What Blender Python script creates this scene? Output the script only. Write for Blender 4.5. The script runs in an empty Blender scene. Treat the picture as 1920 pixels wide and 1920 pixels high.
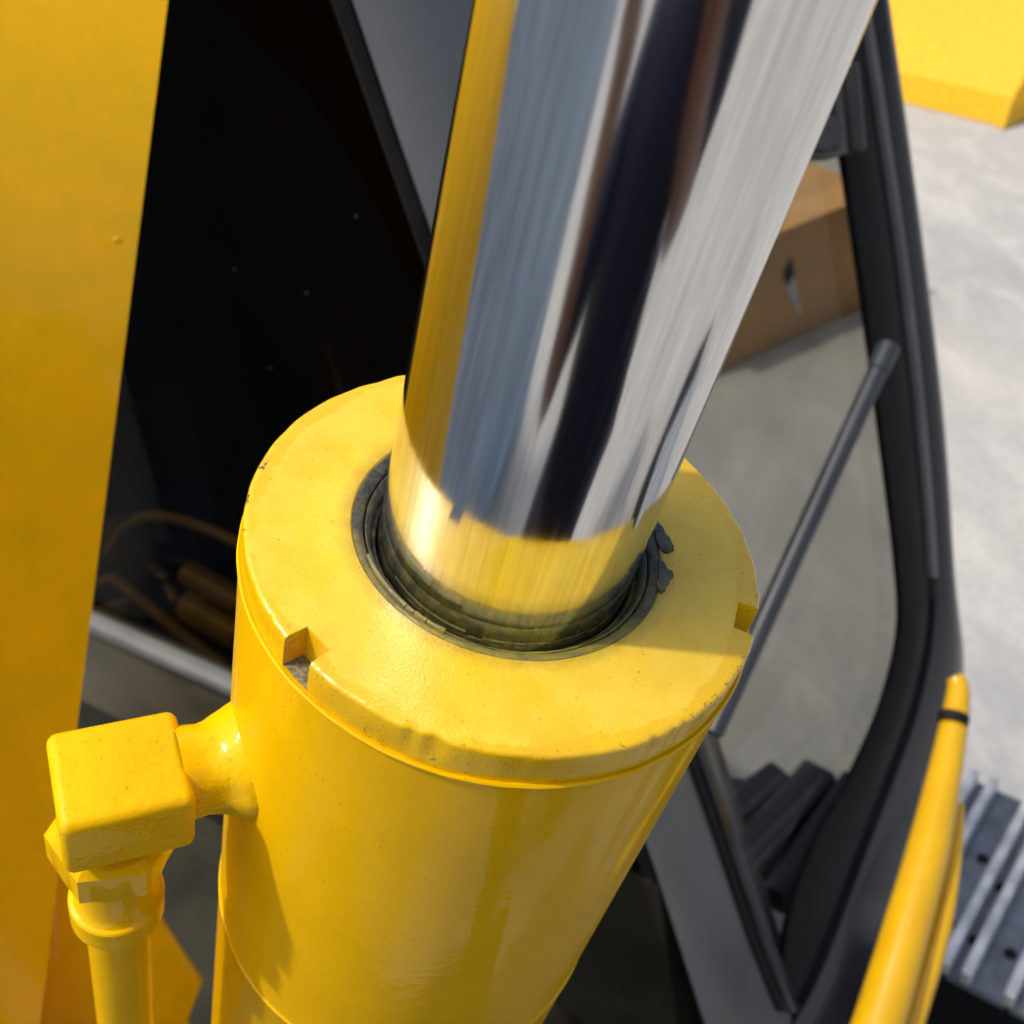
import bpy, bmesh, math, random
from mathutils import Vector, Matrix, noise
random.seed(7)
scene = bpy.context.scene
COL = scene.collection
R = math.radians

# ------------------------------------------------------------------ camera, world, sun
FPX = 2096.8                                   # focal length in pixels of the 1920 px photograph
H_CAM = 1.65
UP = Vector((-0.1546, -0.7847, -0.6005)).normalized()      # world up seen in camera axes (right, down, forward)
FW = Vector((0, 0, 1))
YH = (FW - UP * FW.dot(UP)).normalized()
XH = YH.cross(UP)
M_CW = Matrix((XH, YH, UP))                    # camera axes -> world axes
CAM = Vector((0, 0, H_CAM))

def W(v):                                      # point in camera axes (metres) -> world
    return M_CW @ Vector(v) + CAM

def D(v):
    return M_CW @ Vector(v)

def P(x, y, z):                                # pixel of the photograph at depth z -> world
    return W(((x - 960) / FPX * z, (y - 960) / FPX * z, z))

cam_d = bpy.data.cameras.new('camera')
cam_d.sensor_width = 36
cam_d.lens = 36 * FPX / 1920
cam_d.clip_start = 0.005
cam_d.clip_end = 500
cam_d.dof.use_dof = True
cam_d.dof.focus_distance = 0.245
cam_d.dof.aperture_fstop = cam_d.lens / 1000 / 0.0019
cam = bpy.data.objects.new('camera', cam_d)
COL.objects.link(cam)
rot = Matrix((D((1, 0, 0)), D((0, -1, 0)), D((0, 0, -1)))).transposed()
cam.matrix_world = Matrix.Translation(CAM) @ rot.to_4x4()
scene.camera = cam

# frame of the cylinder (fitted): gland centre, rod direction, two directions across
C0 = Vector((-0.0015, 0.0189, 1.0)) * 0.25
AX = Vector((0.20553, -0.70337, -0.68046)).normalized()
EX = Vector((0.97865, 0.14772, 0.14291)).normalized()
EY = AX.cross(EX)

SUN_DIR = D((AX * 0.69 - EX * 0.72 - EY * 0.03).normalized())       # towards the sun
el = math.asin(SUN_DIR.z)
az = math.atan2(SUN_DIR.x, SUN_DIR.y)
world = bpy.data.worlds.new('World')
scene.world = world
world.use_nodes = True
nt = world.node_tree
bg = nt.nodes['Background']
sky = nt.nodes.new('ShaderNodeTexSky')
sky.sky_type = 'NISHITA'
sky.sun_disc = False
sky.sun_elevation = el
sky.sun_rotation = az
sky.air_density = 1.0
sky.dust_density = 5.0
sky.ozone_density = 1.0
nt.links.new(sky.outputs[0], bg.inputs[0])
bg.inputs[1].default_value = 0.15
sun_d = bpy.data.lights.new('sun', 'SUN')
sun_d.energy = 2.2
sun_d.angle = R(2.0)
sun_d.color = (1.0, 0.95, 0.87)
sun = bpy.data.objects.new('sun', sun_d)
COL.objects.link(sun)
sun.rotation_euler = SUN_DIR.to_track_quat('Z', 'Y').to_euler()
sun.location = (0, 0, 5)
scene.view_settings.view_transform = 'Standard'
scene.view_settings.look = 'None'
scene.view_settings.exposure = 0.30
scene.view_settings.gamma = 1.0

# ------------------------------------------------------------------ helpers
MW = {}

def link(name, me, mat=None, parent=None, mw=None):
    o = bpy.data.objects.new(name, me)
    COL.objects.link(o)
    mw = mw or Matrix.Identity(4)
    if parent is not None:
        o.parent = parent
        o.matrix_parent_inverse = MW[parent.name].inverted()
    o.matrix_basis = mw
    MW[o.name] = mw.copy()
    if mat is not None and me is not None:
        me.materials.clear()
        me.materials.append(mat)
    return o

def finish(bm, name, mat, parent=None, mw=None, smooth=True, sharp=35):
    bmesh.ops.recalc_face_normals(bm, faces=bm.faces)
    me = bpy.data.meshes.new(name)
    bm.to_mesh(me)
    bm.free()
    if smooth:
        for p in me.polygons:
            p.use_smooth = True
        me.set_sharp_from_angle(angle=R(sharp))
    return link(name, me, mat, parent, mw)

def thing(name, label, cat, loc, group=None):
    o = link(name, None, None, None, Matrix.Translation(loc))
    o['label'] = label
    o['category'] = cat
    if group:
        o['group'] = group
    return o

def add_lathe(bm, prof, n=96, a0=0.0, a1=2 * math.pi, fn=None, closed=True, caps=False, M=None):
    """prof: list of (r, h) round +Z of M"""
    full = abs(a1 - a0 - 2 * math.pi) < 1e-6
    angs = [a0 + (a1 - a0) * i / (n if full else n - 1) for i in range(n)]
    rows = []
    for t in angs:
        row = []
        for k, (r, h) in enumerate(prof):
            if fn:
                r, h = fn(t, r, h, k)
            v = Vector((r * math.cos(t), r * math.sin(t), h))
            if M:
                v = M @ v
            row.append(bm.verts.new(v))
        rows.append(row)
    m = len(angs)
    for i in range(m if full else m - 1):
        A, B = rows[i], rows[(i + 1) % m]
        for k in range(len(prof) - 1):
            bm.faces.new((A[k], B[k], B[k + 1], A[k + 1]))
    if caps and not full:
        bm.faces.new(rows[0])
        bm.faces.new(rows[-1])
    elif caps:
        for k in (0, -1):
            bm.faces.new([r[k] for r in rows])
    return rows

def frame_to(p0, p1):
    d = (p1 - p0)
    q = d.to_track_quat('Z', 'Y').to_matrix().to_4x4()
    return Matrix.Translation(p0) @ q, d.length

def add_rod(bm, p0, p1, r0, r1=None, n=24, bev=0.15):
    r1 = r0 if r1 is None else r1
    M, L = frame_to(p0, p1)
    b = min(r0, r1) * bev
    add_lathe(bm, [(r0 - b, 0), (r0, b), (r1, L - b), (r1 - b, L)], n, M=M, caps=True)

def add_path(bm, pts, r, n=12):
    """swept tube through world points"""
    pts = [Vector(p) for p in pts]
    rows = []
    up = None
    for i, p in enumerate(pts):
        t = (pts[min(i + 1, len(pts) - 1)] - pts[max(i - 1, 0)]).normalized()
        if up is None:
            up = t.orthogonal().normalized()
        s = t.cross(up).normalized()
        up = s.cross(t).normalized()
        rr = r[i] if isinstance(r, (list, tuple)) else r
        rows.append([bm.verts.new(p + (s * math.cos(a) + up * math.sin(a)) * rr)
                     for a in [2 * math.pi * k / n for k in range(n)]])
    for A, B in zip(rows, rows[1:]):
        for k in range(n):
            bm.faces.new((A[k], A[(k + 1) % n], B[(k + 1) % n], B[k]))
    bm.faces.new(rows[0][::-1])
    bm.faces.new(rows[-1])

def smooth_pts(pts, n=6):
    """Catmull-Rom through points"""
    pts = [Vector(p) for p in pts]
    out = []
    for i in range(len(pts) - 1):
        p0, p1, p2, p3 = pts[max(i - 1, 0)], pts[i], pts[i + 1], pts[min(i + 2, len(pts) - 1)]
        for k in range(n):
            t = k / n
            out.append(0.5 * ((2 * p1) + (p2 - p0) * t + (2 * p0 - 5 * p1 + 4 * p2 - p3) * t * t + (3 * p1 - p0 - 3 * p2 + p3) * t ** 3))
    out.append(pts[-1])
    return out

def add_box(bm, M, sx, sy, sz, bev=0.0, seg=2):
    r = bmesh.ops.create_cube(bm, size=1, matrix=M @ Matrix.Diagonal((sx, sy, sz, 1)))
    vs = r['verts']
    if bev:
        es = {e for v in vs for e in v.link_edges}
        bmesh.ops.bevel(bm, geom=list(es), offset=bev, segments=seg, affect='EDGES', profile=0.5)

def add_slab(bm, poly, back, bev=0.0, seg=2):
    """solid from a polygon of world points pushed along the vector back"""
    f = [bm.verts.new(p) for p in poly]
    b = [bm.verts.new(Vector(p) + back) for p in poly]
    n = len(poly)
    faces = [bm.faces.new(f), bm.faces.new(b[::-1])]
    for i in range(n):
        faces.append(bm.faces.new((f[i], b[i], b[(i + 1) % n], f[(i + 1) % n])))
    if bev:
        es = list({e for e in faces[0].edges})
        bmesh.ops.bevel(bm, geom=es, offset=bev, segments=seg, affect='EDGES', profile=0.5)

def add_band(bm, A, B, back, bulge=0.0, m=4):
    """solid strip between two polylines (world points), pushed back; bulge rounds its front"""
    n = len(A)
    back = Vector(back)
    nrm = -back.normalized()
    front = []
    for i in range(n):
        row = []
        for k in range(m + 1):
            u = k / m
            p = A[i].lerp(B[i], u) + nrm * bulge * (1 - (2 * u - 1) ** 2)
            row.append(bm.verts.new(p))
        front.append(row)
    ba = [bm.verts.new(p + back) for p in A]
    bb = [bm.verts.new(p + back) for p in B]
    for i in range(n - 1):
        for k in range(m):
            bm.faces.new((front[i][k], front[i + 1][k], front[i + 1][k + 1], front[i][k + 1]))
        bm.faces.new((ba[i], ba[i + 1], front[i + 1][0], front[i][0]))
        bm.faces.new((front[i][m], front[i + 1][m], bb[i + 1], bb[i]))
        bm.faces.new((bb[i], bb[i + 1], ba[i + 1], ba[i]))
    for i in (0, n - 1):
        bm.faces.new(front[i] + [bb[i], ba[i]])

class Plane:
    """plane through three (px, py, depth) points; p(x, y) is the point of the plane seen at that pixel"""
    def __init__(s, a, b, c):
        q = [Vector(((x - 960) / FPX * z, (y - 960) / FPX * z, z)) for x, y, z in (a, b, c)]
        s.o = q[0]
        s.n = (q[1] - q[0]).cross(q[2] - q[0]).normalized()
        if s.n.z > 0:
            s.n = -s.n
    def p(s, x, y, off=0.0):
        d = Vector(((x - 960) / FPX, (y - 960) / FPX, 1))
        o = s.o + s.n * off
        return W(d * (o.dot(s.n) / d.dot(s.n)))
    @property
    def N(s):
        return D(s.n)

# ------------------------------------------------------------------ materials
def new_mat(name):
    m = bpy.data.materials.new(name)
    m.use_nodes = True
    n = m.node_tree.nodes
    return m, n, m.node_tree.links, n['Principled BSDF']

def ramp(n, stops):
    r = n.new('ShaderNodeValToRGB')
    e = r.color_ramp.elements
    while len(e) < len(stops):
        e.new(0.5)
    for i, (p, c) in enumerate(stops):
        e[i].position = p
        e[i].color = (c, c, c, 1) if not isinstance(c, tuple) else (*c, 1)
    return r

def tex_noise(n, l, vec, scale, detail=3, rough=0.5, dist=0.0):
    t = n.new('ShaderNodeTexNoise')
    t.inputs['Scale'].default_value = scale
    t.inputs['Detail'].default_value = detail
    t.inputs['Roughness'].default_value = rough
    t.inputs['Distortion'].default_value = dist
    if vec is not None:
        l.new(vec, t.inputs['Vector'])
    return t

def mapping(n, l, src, scale=(1, 1, 1), rot=(0, 0, 0)):
    m = n.new('ShaderNodeMapping')
    m.inputs['Scale'].default_value = scale
    m.inputs['Rotation'].default_value = rot
    l.new(src, m.inputs['Vector'])
    return m.outputs[0]

def mathn(n, l, op, a, b=None, c=None):
    m = n.new('ShaderNodeMath')
    m.operation = op
    for i, v in enumerate((a, b, c)):
        if v is None:
            continue
        if isinstance(v, (int, float)):
            m.inputs[i].default_value = v
        else:
            l.new(v, m.inputs[i])
    return m.outputs[0]

def mixc(n, l, fac, a, b, mode='MIX'):
    m = n.new('ShaderNodeMix')
    m.data_type = 'RGBA'
    m.blend_type = mode
    for sock, v in ((m.inputs[0], fac), (m.inputs[6], a), (m.inputs[7], b)):
        if isinstance(v, (int, float)):
            sock.default_value = v
        elif isinstance(v, tuple):
            sock.default_value = (*v, 1)
        else:
            l.new(v, sock)
    return m.outputs[2]

def bump(n, l, h, strength, dist, prev=None):
    b = n.new('ShaderNodeBump')
    b.inputs['Strength'].default_value = strength
    b.inputs['Distance'].default_value = dist
    l.new(h, b.inputs['Height'])
    if prev is not None:
        l.new(prev, b.inputs['Normal'])
    return b.outputs[0]

YEL = (0.82, 0.475, 0.001)
YEL_D = (0.72, 0.41, 0.0008)

def yellow_paint(name, rough=0.28, coat=0.6, peel=900, peel_h=0.00004, wave_h=0.0, dirt=0.25, col=YEL, face=False, streak=False, spec=0.3):
    m, n, l, b = new_mat(name)
    tc = n.new('ShaderNodeTexCoord').outputs['Object']
    n1 = tex_noise(n, l, tc, 35, 4, 0.6)
    n2 = tex_noise(n, l, tc, peel, 2, 0.5)
    base = mixc(n, l, ramp_out(n, l, n1.outputs[0], [(0.35, 0.0), (0.7, 1.0)]), col, YEL_D)
    # fine dirt specks
    n3 = tex_noise(n, l, tc, 800, 3, 0.6)
    sp = ramp_out(n, l, n3.outputs[0], [(0.64, 0.0), (0.70, 1.0)])
    sp = mathn(n, l, 'MULTIPLY', sp, dirt)
    base = mixc(n, l, sp, base, (0.22, 0.12, 0.015))
    rgh = ramp_out(n, l, n1.outputs[0], [(0.3, rough * 0.85), (0.7, rough * 1.2)])
    nb = bump(n, l, n2.outputs[0], 1.0, peel_h)
    if wave_h:
        n4 = tex_noise(n, l, tc, 70, 2, 0.5)
        nb = bump(n, l, n4.outputs[0], 1.0, wave_h, nb)
    if face:
        # the lip keeps its gloss, the flat ring carries a dull dusty bloom with a ragged border
        sx = n.new('ShaderNodeSeparateXYZ')
        l.new(tc, sx.inputs[0])
        rad = mathn(n, l, 'SQRT', mathn(n, l, 'ADD', mathn(n, l, 'MULTIPLY', sx.outputs[0], sx.outputs[0]),
                                       mathn(n, l, 'MULTIPLY', sx.outputs[1], sx.outputs[1])))
        wob = mathn(n, l, 'MULTIPLY_ADD', tex_noise(n, l, tc, 160, 4, 0.65).outputs[0], 0.006, -0.003)
        wob2 = mathn(n, l, 'MULTIPLY_ADD', tex_noise(n, l, tc, 25, 2, 0.5).outputs[0], 0.012, -0.006)
        rr = mathn(n, l, 'ADD', mathn(n, l, 'ADD', rad, wob), wob2)
        inner = mathn(n, l, 'SMOOTH_MIN', 1.0, mathn(n, l, 'MAXIMUM', 0.0, mathn(n, l, 'MULTIPLY', mathn(n, l, 'SUBTRACT', 0.0552, rr), 1200.0)), 0.1)
        top = mathn(n, l, 'GREATER_THAN', sx.outputs[2], -0.0006)
        inner = mathn(n, l, 'MULTIPLY', inner, top)
        pat = ramp_out(n, l, tex_noise(n, l, tc, 60, 6, 0.7).outputs[0], [(0.38, 0.25), (0.6, 1.0)])
        dust = mathn(n, l, 'MULTIPLY', inner, pat)
        base = mixc(n, l, mathn(n, l, 'MULTIPLY', dust, 0.5), base, (0.84, 0.62, 0.07))
        # brown chips at the front edge
        chipn = ramp_out(n, l, tex_noise(n, l, tc, 300, 4, 0.7).outputs[0], [(0.56, 0.0), (0.6, 1.0)])
        ring = mathn(n, l, 'MULTIPLY', mathn(n, l, 'GREATER_THAN', rad, 0.0565), mathn(n, l, 'GREATER_THAN', sx.outputs[2], -0.0016))
        sect = ramp_out(n, l, tex_noise(n, l, tc, 40, 2, 0.5).outputs[0], [(0.56, 0.0), (0.62, 1.0)])
        base = mixc(n, l, mathn(n, l, 'MULTIPLY', mathn(n, l, 'MULTIPLY', chipn, ring), sect), base, (0.10, 0.035, 0.012))
        # grime round the bore
        gr = ramp_out(n, l, mathn(n, l, 'ADD', rad, mathn(n, l, 'MULTIPLY_ADD', tex_noise(n, l, tc, 330, 4, 0.7).outputs[0], 0.005, -0.0025)), [(0.0350, 0.6), (0.0360, 0.0)])
        base = mixc(n, l, gr, base, (0.20, 0.15, 0.02))
        # hair cracks and scuffs down the side of the collar
        mv = mapping(n, l, tc, (1, 1, 0.35))
        ln = mathn(n, l, 'ABSOLUTE', mathn(n, l, 'SUBTRACT', tex_noise(n, l, mv, 230, 2, 0.5).outputs[0], 0.5))
        ln = ramp_out(n, l, ln, [(0.0, 1.0), (0.012, 0.0)])
        side = mathn(n, l, 'MULTIPLY', mathn(n, l, 'GREATER_THAN', rad, 0.0570), ramp_out(n, l, tex_noise(n, l, tc, 30, 2, 0.5).outputs[0], [(0.50, 0.0), (0.58, 0.85)]))
        base = mixc(n, l, mathn(n, l, 'MULTIPLY', ln, side), base, (0.16, 0.08, 0.01))
        rgh = mixv(n, l, inner, rgh, 0.34)
        cw = mixv(n, l, inner, mixv(n, l, top, 0.22, coat), coat * 0.75)
        l.new(cw, b.inputs['Coat Weight'])
    else:
        b.inputs['Coat Weight'].default_value = coat
    if streak:
        # thin runs and scuffs down the barrel
        ms = mapping(n, l, tc, (1, 1, 0.06))
        s1 = ramp_out(n, l, tex_noise(n, l, ms, 260, 3, 0.6).outputs[0], [(0.68, 0.0), (0.74, 1.0)])
        s2 = ramp_out(n, l, tex_noise(n, l, tc, 18, 3, 0.6).outputs[0], [(0.55, 0.0), (0.7, 1.0)])
        base = mixc(n, l, mathn(n, l, 'MULTIPLY', mathn(n, l, 'MULTIPLY', s1, s2), 0.35), base, (0.28, 0.17, 0.03))
        nb = bump(n, l, tex_noise(n, l, ms, 90, 2, 0.5).outputs[0], 1.0, 0.00012, nb)
    l.new(base, b.inputs['Base Color'])
    l.new(rgh, b.inputs['Roughness'])
    l.new(nb, b.inputs['Normal'])
    l.new(nb, b.inputs['Coat Normal'])
    b.inputs['Coat Roughness'].default_value = 0.06
    b.inputs['Specular IOR Level'].default_value = spec
    return m

def ramp_out(n, l, src, stops):
    r = ramp(n, stops)
    l.new(src, r.inputs[0])
    return r.outputs[0]

def mixv(n, l, fac, a, b):
    m = n.new('ShaderNodeMix')
    m.data_type = 'FLOAT'
    for sock, v in ((m.inputs[0], fac), (m.inputs[2], a), (m.inputs[3], b)):
        if isinstance(v, (int, float)):
            sock.default_value = v
        else:
            l.new(v, sock)
    return m.outputs[0]

def plain(name, col, rough=0.5, metal=0.0, var=0.2, scale=20, bump_h=0.0, coat=0.0, spec=0.5, dust=0.0):
    m, n, l, b = new_mat(name)
    tc = n.new('ShaderNodeTexCoord').outputs['Object']
    t = tex_noise(n, l, tc, scale, 5, 0.6)
    d = tuple(c * (1 - var) for c in col)
    u = tuple(min(1, c * (1 + var)) for c in col)
    base = mixc(n, l, ramp_out(n, l, t.outputs[0], [(0.35, 0.0), (0.65, 1.0)]), d, u)
    if dust:
        f = ramp_out(n, l, tex_noise(n, l, tc, scale * 3, 5, 0.7).outputs[0], [(0.45, 0.0), (0.75, dust)])
        base = mixc(n, l, f, base, (0.35, 0.33, 0.29))
    l.new(base, b.inputs['Base Color'])
    l.new(ramp_out(n, l, t.outputs[0], [(0.3, rough * 0.85), (0.7, min(1, rough * 1.15))]), b.inputs['Roughness'])
    b.inputs['Metallic'].default_value = metal
    b.inputs['Specular IOR Level'].default_value = spec
    b.inputs['Coat Weight'].default_value = coat
    if bump_h:
        l.new(bump(n, l, tex_noise(n, l, tc, scale * 12, 3, 0.6).outputs[0], 1.0, bump_h), b.inputs['Normal'])
    return m

def chrome():
    m, n, l, b = new_mat('chrome')
    tc = n.new('ShaderNodeTexCoord').outputs['Object']
    b.inputs['Metallic'].default_value = 1
    b.inputs['Base Color'].default_value = (0.64, 0.645, 0.64, 1)
    ml = mapping(n, l, tc, (1, 1, 0.02))            # lengthwise polishing marks
    mc = mapping(n, l, tc, (0.06, 0.06, 1))         # short marks round the rod near the seal
    t1 = tex_noise(n, l, ml, 1500, 3, 0.6)
    t2 = tex_noise(n, l, ml, 220, 2, 0.5)
    t3 = tex_noise(n, l, mc, 2600, 3, 0.6)
    sx = n.new('ShaderNodeSeparateXYZ')
    l.new(tc, sx.inputs[0])
    low = mathn(n, l, 'MULTIPLY', ramp_out(n, l, sx.outputs[2], [(0.005, 1.0), (0.04, 0.0)]), 1.0)
    t4 = tex_noise(n, l, ml, 560, 2, 0.5)
    up = mathn(n, l, 'MULTIPLY_ADD', low, -0.75, 1.0)
    nb = bump(n, l, mathn(n, l, 'MULTIPLY', t1.outputs[0], up), 1.0, 0.000003)
    nb = bump(n, l, mathn(n, l, 'MULTIPLY', t2.outputs[0], up), 1.0, 0.000011, nb)
    nb = bump(n, l, mathn(n, l, 'MULTIPLY', t4.outputs[0], up), 1.0, 0.000004, nb)
    l.new(mixc(n, l, ramp_out(n, l, tex_noise(n, l, ml, 900, 4, 0.65).outputs[0], [(0.35, 0.0), (0.65, 1.0)]), (0.60, 0.605, 0.60), (0.74, 0.745, 0.74)), b.inputs['Base Color'])
    h3 = mathn(n, l, 'MULTIPLY', t3.outputs[0], low)
    nb = bump(n, l, h3, 1.0, 0.000007, nb)
    l.new(nb, b.inputs['Normal'])
    l.new(ramp_out(n, l, t2.outputs[0], [(0.3, 0.07), (0.75, 0.15)]), b.inputs['Roughness'])
    return m

def rubber_seal():
    m, n, l, b = new_mat('seal_rubber')
    tc = n.new('ShaderNodeTexCoord').outputs['Object']
    sx = n.new('ShaderNodeSeparateXYZ')
    l.new(tc, sx.inputs[0])
    t1 = tex_noise(n, l, tc, 140, 6, 0.7)
    t2 = tex_noise(n, l, tc, 700, 4, 0.7)
    base = mixc(n, l, ramp_out(n, l, t2.outputs[0], [(0.35, 0.0), (0.65, 1.0)]), (0.022, 0.021, 0.018), (0.085, 0.08, 0.06))
    # paint overspray, thicker towards the front of the ring
    fr = mathn(n, l, 'MULTIPLY_ADD', sx.outputs[1], -16.0, 0.15)
    f = mathn(n, l, 'ADD', fr, mathn(n, l, 'MULTIPLY_ADD', t1.outputs[0], 1.8, -0.95))
    f = ramp_out(n, l, f, [(0.1, 0.0), (0.75, 0.62)])
    base = mixc(n, l, f, base, (0.36, 0.30, 0.025))
    v = n.new('ShaderNodeTexVoronoi')
    v.feature = 'DISTANCE_TO_EDGE'
    v.inputs['Scale'].default_value = 420
    l.new(mapping(n, l, tc, (1, 1, 1)), v.inputs['Vector'])
    cr = ramp_out(n, l, v.outputs['Distance'], [(0.0, 1.0), (0.05, 0.0)])
    cr = mathn(n, l, 'MULTIPLY', cr, mathn(n, l, 'MULTIPLY', f, ramp_out(n, l, t1.outputs[0], [(0.48, 0.0), (0.6, 1.0)])))
    base = mixc(n, l, mathn(n, l, 'MULTIPLY', cr, 0.8), base, (0.02, 0.018, 0.012))
    l.new(base, b.inputs['Base Color'])
    b.inputs['Roughness'].default_value = 0.5
    nb = bump(n, l, t2.outputs[0], 1.0, 0.00015)
    l.new(bump(n, l, t1.outputs[0], 1.0, 0.0003, nb), b.inputs['Normal'])
    return m

def glass(name, tint, gloss=1.0, ior=1.5):
    m, n, l, b = new_mat(name)
    out = n['Material Output']
    n.remove(b)
    tr = n.new('ShaderNodeBsdfTransparent')
    tr.inputs[0].default_value = (*tint, 1)
    gl = n.new('ShaderNodeBsdfGlossy')
    gl.inputs['Roughness'].default_value = 0.02
    gl.inputs[0].default_value = (gloss, gloss, gloss, 1)
    fr = n.new('ShaderNodeFresnel')
    fr.inputs[0].default_value = ior
    mx = n.new('ShaderNodeMixShader')
    ge = n.new('ShaderNodeNewGeometry')
    l.new(mathn(n, l, 'MULTIPLY', fr.outputs[0], mathn(n, l, 'SUBTRACT', 1.0, ge.outputs['Backfacing'])), mx.inputs[0])
    l.new(tr.outputs[0], mx.inputs[1])
    l.new(gl.outputs[0], mx.inputs[2])
    l.new(mx.outputs[0], out.inputs[0])
    return m

def concrete():
    m, n, l, b = new_mat('concrete')
    tc = n.new('ShaderNodeTexCoord').outputs['Object']
    t1 = tex_noise(n, l, tc, 1.3, 5, 0.6, 0.4)
    t2 = tex_noise(n, l, mapping(n, l, tc, (1, 0.45, 1), (0, 0, 0.5)), 7, 6, 0.7, 0.5)
    t3 = tex_noise(n, l, tc, 55, 5, 0.7)
    base = mixc(n, l, ramp_out(n, l, t1.outputs[0], [(0.35, 0.0), (0.65, 1.0)]), (0.30, 0.305, 0.295), (0.38, 0.37, 0.34))
    base = mixc(n, l, ramp_out(n, l, t2.outputs[0], [(0.45, 0.0), (0.72, 0.55)]), base, (0.56, 0.545, 0.50))
    base = mixc(n, l, ramp_out(n, l, t3.outputs[0], [(0.32, 0.5), (0.52, 0.0)]), base, (0.25, 0.245, 0.235))
    l.new(base, b.inputs['Base Color'])
    b.inputs['Roughness'].default_value = 0.75
    nb = bump(n, l, t2.outputs[0], 1.0, 0.004)
    l.new(bump(n, l, t3.outputs[0], 1.0, 0.0012, nb), b.inputs['Normal'])
    return m

M_FACE = yellow_paint('yellow_gland_paint', 0.26, 0.6, 1500, 0.0001, 0.00018, 0.8, col=(0.79, 0.485, 0.001), face=True, spec=0.5)
M_BARREL = yellow_paint('yellow_barrel_paint', 0.35, 0.36, 420, 0.00004, 0.00010, 0.3, col=(0.79, 0.455, 0.001), streak=True, spec=0.02)
M_FIT = yellow_paint('yellow_fitting_paint', 0.35, 0.3, 420, 0.00018, 0.0006, 0.5, col=(0.79, 0.485, 0.001), spec=0.04)
M_NUT = yellow_paint('yellow_nut_paint', 0.3, 0.4, 500, 0.00006, 0.0002, 0.35, spec=0.04)
M_BOOM = yellow_paint('yellow_boom_paint', 0.4, 0.35, 300, 0.00003, 0.0, 0.1, spec=0.1, col=(0.86, 0.44, 0.001))
M_FAR = yellow_paint('yellow_far_paint', 0.35, 0.4, 60, 0.0001, 0.0, 0.2, col=(0.66, 0.36, 0.002))
M_CHROME = chrome()
M_SEAL = rubber_seal()
M_STEELTOP = plain('bare_sealed_metal', (0.20, 0.19, 0.11), 0.55, 0.3, 0.6, 900, 0.0001)
M_BLACK = plain('black_frame_paint', (0.009, 0.010, 0.011), 0.5, 0, 0.3, 14, 0.0, 0.2)
M_RUB = plain('black_rubber', (0.010, 0.010, 0.011), 0.55, 0, 0.3, 30, 0.0001, 0, 0.12)
M_GREY = plain('grey_cab_paint', (0.018, 0.021, 0.026), 0.18, 0, 0.2, 10, 0.0, 0.15, 0.3)
M_DARKP = plain('dark_grey_panel', (0.028, 0.027, 0.019), 0.6, 0, 0.3, 9, 0.0, 0, 0.1)
M_SILL = plain('grey_sill', (0.10, 0.105, 0.105), 0.45, 0, 0.2, 12, 0.0)
M_INT = plain('cab_interior_trim', (0.034, 0.026, 0.011), 0.8, 0, 0.3, 10)
M_OLIVE = plain('reflection_olive', (0.20, 0.15, 0.05), 0.5, 0, 0.3, 20)
M_WIN = glass('dark_tinted_glass', (0.52, 0.47, 0.36), 0.22, 1.3)
M_GLASS = glass('grey_tinted_glass', (0.60, 0.60, 0.575), 0.3, 1.4)
M_CONC = concrete()
M_TRACK = plain('track_steel_paint', (0.115, 0.14, 0.175), 0.5, 0.1, 0.3, 30, 0.0004, dust=0.3)
M_WORN = plain('worn_steel', (0.58, 0.58, 0.57), 0.4, 0.25, 0.25, 40, 0.0002)
M_CARD = plain('cardboard', (0.58, 0.325, 0.125), 0.85, 0, 0.12, 6, 0.0002)
M_CARDIN = plain('torn_paper', (0.55, 0.53, 0.50), 0.9, 0, 0.15, 20)
M_PILLAR = plain('pillar_grey_paint', (0.125, 0.132, 0.135), 0.38, 0, 0.15, 6, 0.0, 0, 0.3)
M_PANE = plain('dusty_olive_pane', (0.085, 0.078, 0.048), 0.45, 0, 0.35, 7, 0.0, 0, 0.2)
M_STRUT = plain('strut_grey_paint', (0.026, 0.030, 0.037), 0.45, 0.0, 0.2, 20)

# ------------------------------------------------------------------ ground
bm = bmesh.new()
bmesh.ops.create_grid(bm, x_segments=8, y_segments=8, size=60)
g = finish(bm, 'ground', M_CONC, smooth=False)
g['kind'] = 'structure'

# ------------------------------------------------------------------ excavator root
root = thing('excavator', 'yellow excavator with polished chrome boom cylinder in front of its dark cab', 'excavator', (0.2, 1.0, 0))

# cylinder frame
CX, CY, CZ = D(EX), D(EY), D(AX)
M_CYL = Matrix.Translation(W(C0)) @ Matrix((CX, CY, CZ)).transposed().to_4x4()
mm = 0.001

# barrel --------------------------------------------------------------
RB = 58.6 * mm
def nz(t, h, s, k=1.0):
    return noise.noise(Vector((math.cos(t) * s, math.sin(t) * s, h * k)))
def barrel_fn(t, r, h, k):
    if 0 < k < 6:
        r += nz(t, h * 200, 9) * 0.00012
        h += nz(t, 3.3, 14) * 0.0002
    return r, h
bm = bmesh.new()
prof = [(40 * mm, -9.35 * mm), (58.3 * mm, -9.35 * mm), (58.75 * mm, -9.1 * mm), (59.15 * mm, -9.5 * mm), (59.15 * mm, -9.9 * mm), (RB, -10.5 * mm)]
for h in (-30, -60, -90, -120, -154):
    prof.append((RB, h * mm))
prof += [(RB, -155.4 * mm), (RB + 0.45 * mm, -155.8 * mm), (RB + 0.45 * mm, -156.6 * mm), (RB + 0.15 * mm, -157.2 * mm), (RB + 0.1 * mm, -300 * mm), (RB + 0.1 * mm, -700 * mm)]
add_lathe(bm, prof, 256, fn=barrel_fn)
cyl = finish(bm, 'hydraulic_cylinder', M_BARREL, root, M_CYL)
cyl['label'] = 'yellow barrel of the hydraulic boom cylinder with weld line and paint runs'

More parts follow.
